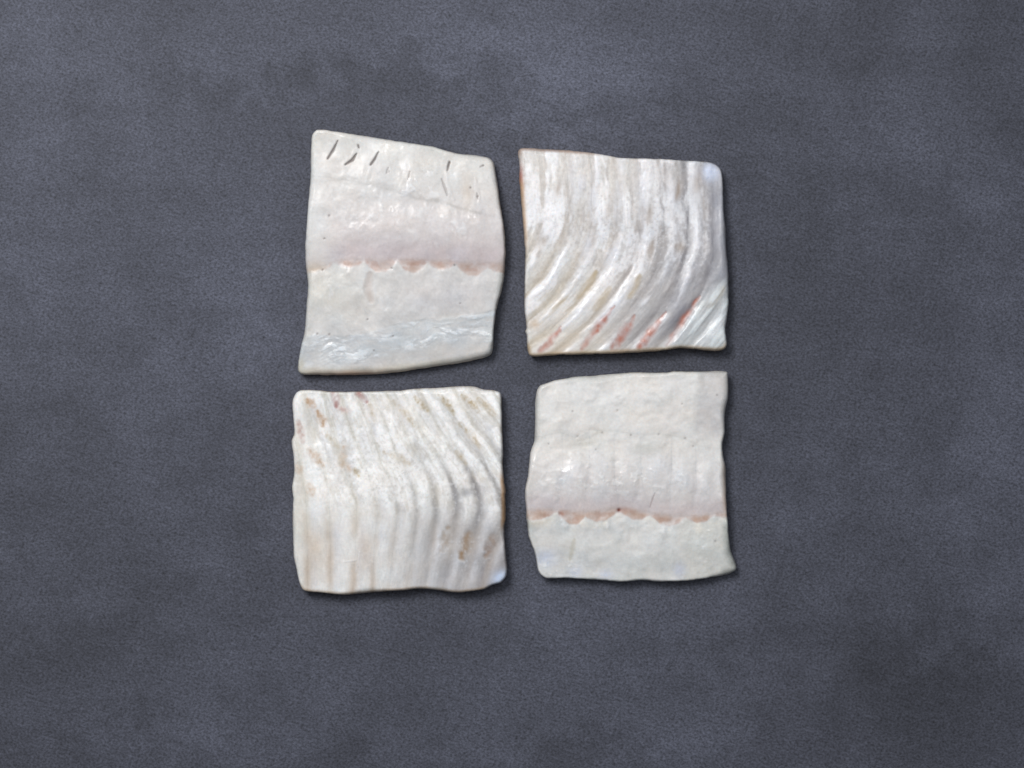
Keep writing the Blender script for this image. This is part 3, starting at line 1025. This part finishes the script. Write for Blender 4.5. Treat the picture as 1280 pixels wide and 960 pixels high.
D_TOP = smooth_interp([(645, 637), (700, 637), (740, 639), (774, 635), (812, 640), (845, 645), (880, 643), (930, 636)])
D_CREASE = smooth_interp([(645, 548), (680, 545), (700, 541), (722, 547), (737, 540), (765, 539), (800, 543), (830, 543), (857, 549), (872, 556), (930, 560)])
D_SEPTA = [([(703, 588), (699, 606), (697, 628)], 3.0), ([(737, 584), (733, 606), (730, 632)], 3.2), ([(768, 578), (769, 604), (774, 632)], 3.2),
           ([(801, 580), (803, 606), (812, 636)], 3.2), ([(840, 582), (838, 606), (838, 636)], 3.0), ([(870, 580), (871, 606), (866, 636)], 3.0)]


def d_seg(k):
    """x of the k-th septum at height y"""
    pts = [(500, D_SEPTA[k][0][0][0])] + [(p[1], p[0]) for p in D_SEPTA[k][0]] + [(760, D_SEPTA[k][0][-1][0])]
    f = interp(pts)
    return lambda y: f(y)


def shape_d(x, y, d):
    xw, yw = warp(x, y, 2.5, 16, 301)
    r = 9 + 5 * blob(x, y, 670, 510, 14, 40) + 8 * blob(x, y, 918, 700, 16, 40) + 5 * blob(x, y, 720, 474, 60, 12) + 6 * blob(x, y, 907, 560, 10, 60)
    r = edge_var(x, y, r, 404)
    base = 23 + 2.0 * fbm(x / 80, y / 80, 2, 302) - 3 * smooth(680, 724, y)
    sc, tp = D_SCALLOP(x), D_TOP(x)
    base += 2.6 * np.exp(-((y - 598) / 34) ** 2) + 1.5 * np.exp(-((y - 505) / 28) ** 2)
    base -= 0.8 * np.exp(-((y - (tp + sc) / 2) / 8) ** 2)
    base += 0.35 * (0.7 + fbm(x / 14, y / 14, 2, 337)) * smooth(-4, 3, y - sc) * np.exp(-np.clip(y - sc, 0, 99) / 14)
    cr = yw - D_CREASE(xw)
    fade = smooth(668, 690, x) * smooth(885, 860, x)
    base -= 0.3 * np.exp(-(cr / 6) ** 2) * fade
    base += 0.3 * smooth(-26, -7, cr) * smooth(8, -7, cr) * fade
    base += 0.5 * stroke(x, y, [(722, 549), (733, 544), (745, 541)], 3, 3, 6) - 0.35 * stroke(x, y, [(690, 562), (712, 561), (735, 556)], 3, 4, 5)
    lump = fbm(xw / 18, yw / 16, 2, 312)
    upper = smooth(8, -12, y - tp)
    base += 0.6 * lump
    base += 0.10 * fbm(x / 5, y / 6, 3, 315)
    # swirled fine creases in the upper part
    rad = np.hypot((x - 800) / 1.7, (y - 505))
    sw = np.sin(rad / 2.3 + 4 * fbm(x / 30, y / 30, 3, 318))
    swm = blob(x, y, 815, 508, 75, 32)
    base += 0.16 * sw * swm
    # domed segments between septa
    mid = smooth(562, 582, y) * smooth(640, 622, y)
    dom = 0
    for (qx, qy, rx, ry) in [(718, 598, 13, 20), (752, 600, 14, 22), (784, 596, 13, 20), (820, 598, 16, 24), (855, 598, 13, 22), (881, 602, 9, 22)]:
        dom = np.maximum(dom, blob(x, y, qx, qy, rx, ry, 6))
    base += 2.2 * dom
    sep = 0
    for pts, w in D_SEPTA:
        sep = np.maximum(sep, stroke(x, y, pts, 3.5, 4, w + 3.5))
    base -= 0.3 * sep
    for pts in ([(735, 664), (738, 690), (742, 722)], [(836, 662), (832, 690), (833, 724)], [(868, 660), (864, 690), (862, 724)], [(790, 664), (792, 724)]):
        base -= 0.5 * stroke(x, y, pts, 5, 7, 9)
    flecks = smooth(0.22, 0.65, fbm(x / 8, y / 7, 3, 321)) * np.clip(blob(x, y, 770, 600, 120, 22) + 0.6 * np.exp(-((y - sc - 8) / 7) ** 2) * smooth(685, 705, x) * smooth(905, 880, x)
                                                                    + blob(x, y, 700, 712, 45, 12) + 0.6 * blob(x, y, 885, 690, 12, 30), 0, 1)
    base += 0.5 * flecks
    pin = 0
    for (qx, qy, rr) in [(722, 546, 1.5), (753, 541, 1.4), (789, 544, 1.5), (824, 543, 1.3), (857, 548, 1.4), (867, 558, 1.3), (772, 513, 1.3), (716, 514, 1.3),
                         (897, 494, 1.3), (686, 555, 1.2), (745, 562, 1.2), (895, 677, 1.4), (700, 642, 2.0), (853, 505, 1.2)]:
        pin = np.maximum(pin, blob(x, y, qx, qy, rr))
    red = blob(x, y, 774, 638, 2.3)
    base -= 0.5 * pin + 1.2 * red
    vein = stroke(x, y, [(819, 616), (816, 624), (813, 634)], 0.9, 1.4, 1.5)
    base -= 0.3 * vein
    flatr = smooth(866, 880, x + 0.12 * (y - 500)) * smooth(560, 530, y)
    base -= 1.6 * flatr
    z = base - r * 0.95 * (1 - edge_round(d, r))
    c = np.ones((len(x), 3)) * lin(226, 224, 221)
    c = tint(c, 0.35 + 0.6 * lump, (219, 217, 214))
    c = tint(c, 0.55 * smooth(548, 620, y) * upper, (213, 208, 207))
    c = tint(c, 0.6 * np.exp(-((y - tp + 4) / 15) ** 2), (200, 188, 190))
    bl = smooth(-4, 7, y - tp) * smooth(2.6, -2.6, y - sc)
    c = tint(c, bl * (0.45 + 0.55 * smooth(3, 11, sc - tp)) * (0.86 + 0.5 * fbm(x / 13, y / 9, 3, 333)), (194, 170, 156))
    c = tint(c, bl * smooth(0.1, 0.5, fbm(x / 9, y / 7, 2, 335)) * 0.4, (182, 148, 132))
    low = smooth(-1.2, 3, y - sc)
    c = tint(c, low, (219, 219, 217))
    c = tint(c, low * (0.45 + 0.7 * lump), (206, 208, 207))
    c = tint(c, low * smooth(820, 880, x) * 0.5, (200, 201, 195))
    c = tint(c, low * np.exp(-np.clip(y - sc, 0, 99) / 9) * 0.9 * smooth(665, 700, x) * (0.4 + fbm(x / 9, y / 9, 2, 336)), (228, 225, 217))
    c = tint(c, low * blob(x, y, 672, 652, 18, 8) * 0.7, (208, 197, 180))
    c = tint(c, stroke(x, y, [(718, 675), (715, 688), (713, 700)], 3, 3, 5) * 0.4, (186, 178, 156))
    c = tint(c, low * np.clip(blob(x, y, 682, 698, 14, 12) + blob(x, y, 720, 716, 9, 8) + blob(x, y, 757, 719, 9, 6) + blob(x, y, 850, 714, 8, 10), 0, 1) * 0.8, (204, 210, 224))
    c = tint(c, dom * 0.75 * (0.8 + 0.5 * lump), (222, 222, 224))
    c = tint(c, sep * 0.25 * (0.7 + lump), (194, 190, 192))
    c = tint(c, flecks * 0.75, (228, 228, 228))  # pale flecks paint the wet highlights into the colour
    c = tint(c, np.exp(-(cr / 3.4) ** 2) * fade * 0.18 * (0.75 + fbm(x / 16, y / 16, 2, 338)), (196, 193, 182))
    c = tint(c, blob(x, y, 810, 560, 18, 8) * 0.4 + blob(x, y, 738, 554, 22, 7) * 0.35, (196, 194, 182))
    c = tint(c, flatr * 0.55, (196, 193, 193))
    c = tint(c, pin * 0.5, (120, 112, 108))
    c = tint(c, vein * 0.45, (134, 116, 114))
    c = tint(c, red * 1.2, (96, 22, 18))
    c = tint(c, blob(x, y, 778, 638, 10, 4) * 0.4 + blob(x, y, 702, 642, 5, 4) * 0.5, (168, 112, 92))
    c = tint(c, smooth(9, 1, d) * smooth(896, 906, x) * smooth(565, 590, y) * smooth(655, 630, y) * 0.55, (172, 148, 124))
    c = tint(c, smooth(14, 3, d) * smooth(898, 908, x) * smooth(640, 670, y) * 0.6, (160, 164, 160))
    wet = np.clip(0.4 + 0.5 * lump + 0.6 * flecks + 0.3 * low, 0, 1)
    wr_rgb = np.ones((len(x), 3)) * lin(190, 182, 162)
    return z, c, wet, wr_rgb


SPLIT_D = [("bloodline", lambda x, y: np.minimum(y - (D_TOP(x) + 1), D_SCALLOP(x) - y), "pink tan scalloped blood line across the piece"),
           ("belly_muscle", lambda x, y: y - D_SCALLOP(x) + 0.5, None),
           ("upper_muscle", lambda x, y: D_CREASE(x) - y, None)] \
    + [("muscle_flake", (lambda g: (lambda x, y: g(y) - x))(d_seg(k)), None) for k in range(6)] \
    + [("muscle_flake", None, None)]

build_piece(OUT_A, shape_a, SPLIT_A,
            "tall tapering white fillet, slits near its top edge and a pink scalloped line across", 1)
build_piece(OUT_B, shape_b, SPLIT_B,
            "greyish striped fillet with curved diagonal bands and red streaks along its lower edge", 2)
build_piece(OUT_C, shape_c, SPLIT_C,
            "cream striped fillet with amber spots at lower right and red marks on its top edge", 3)
build_piece(OUT_D, shape_d, SPLIT_D,
            "smooth white fillet with pinkish scalloped line low across and one tiny dark red spot", 4)
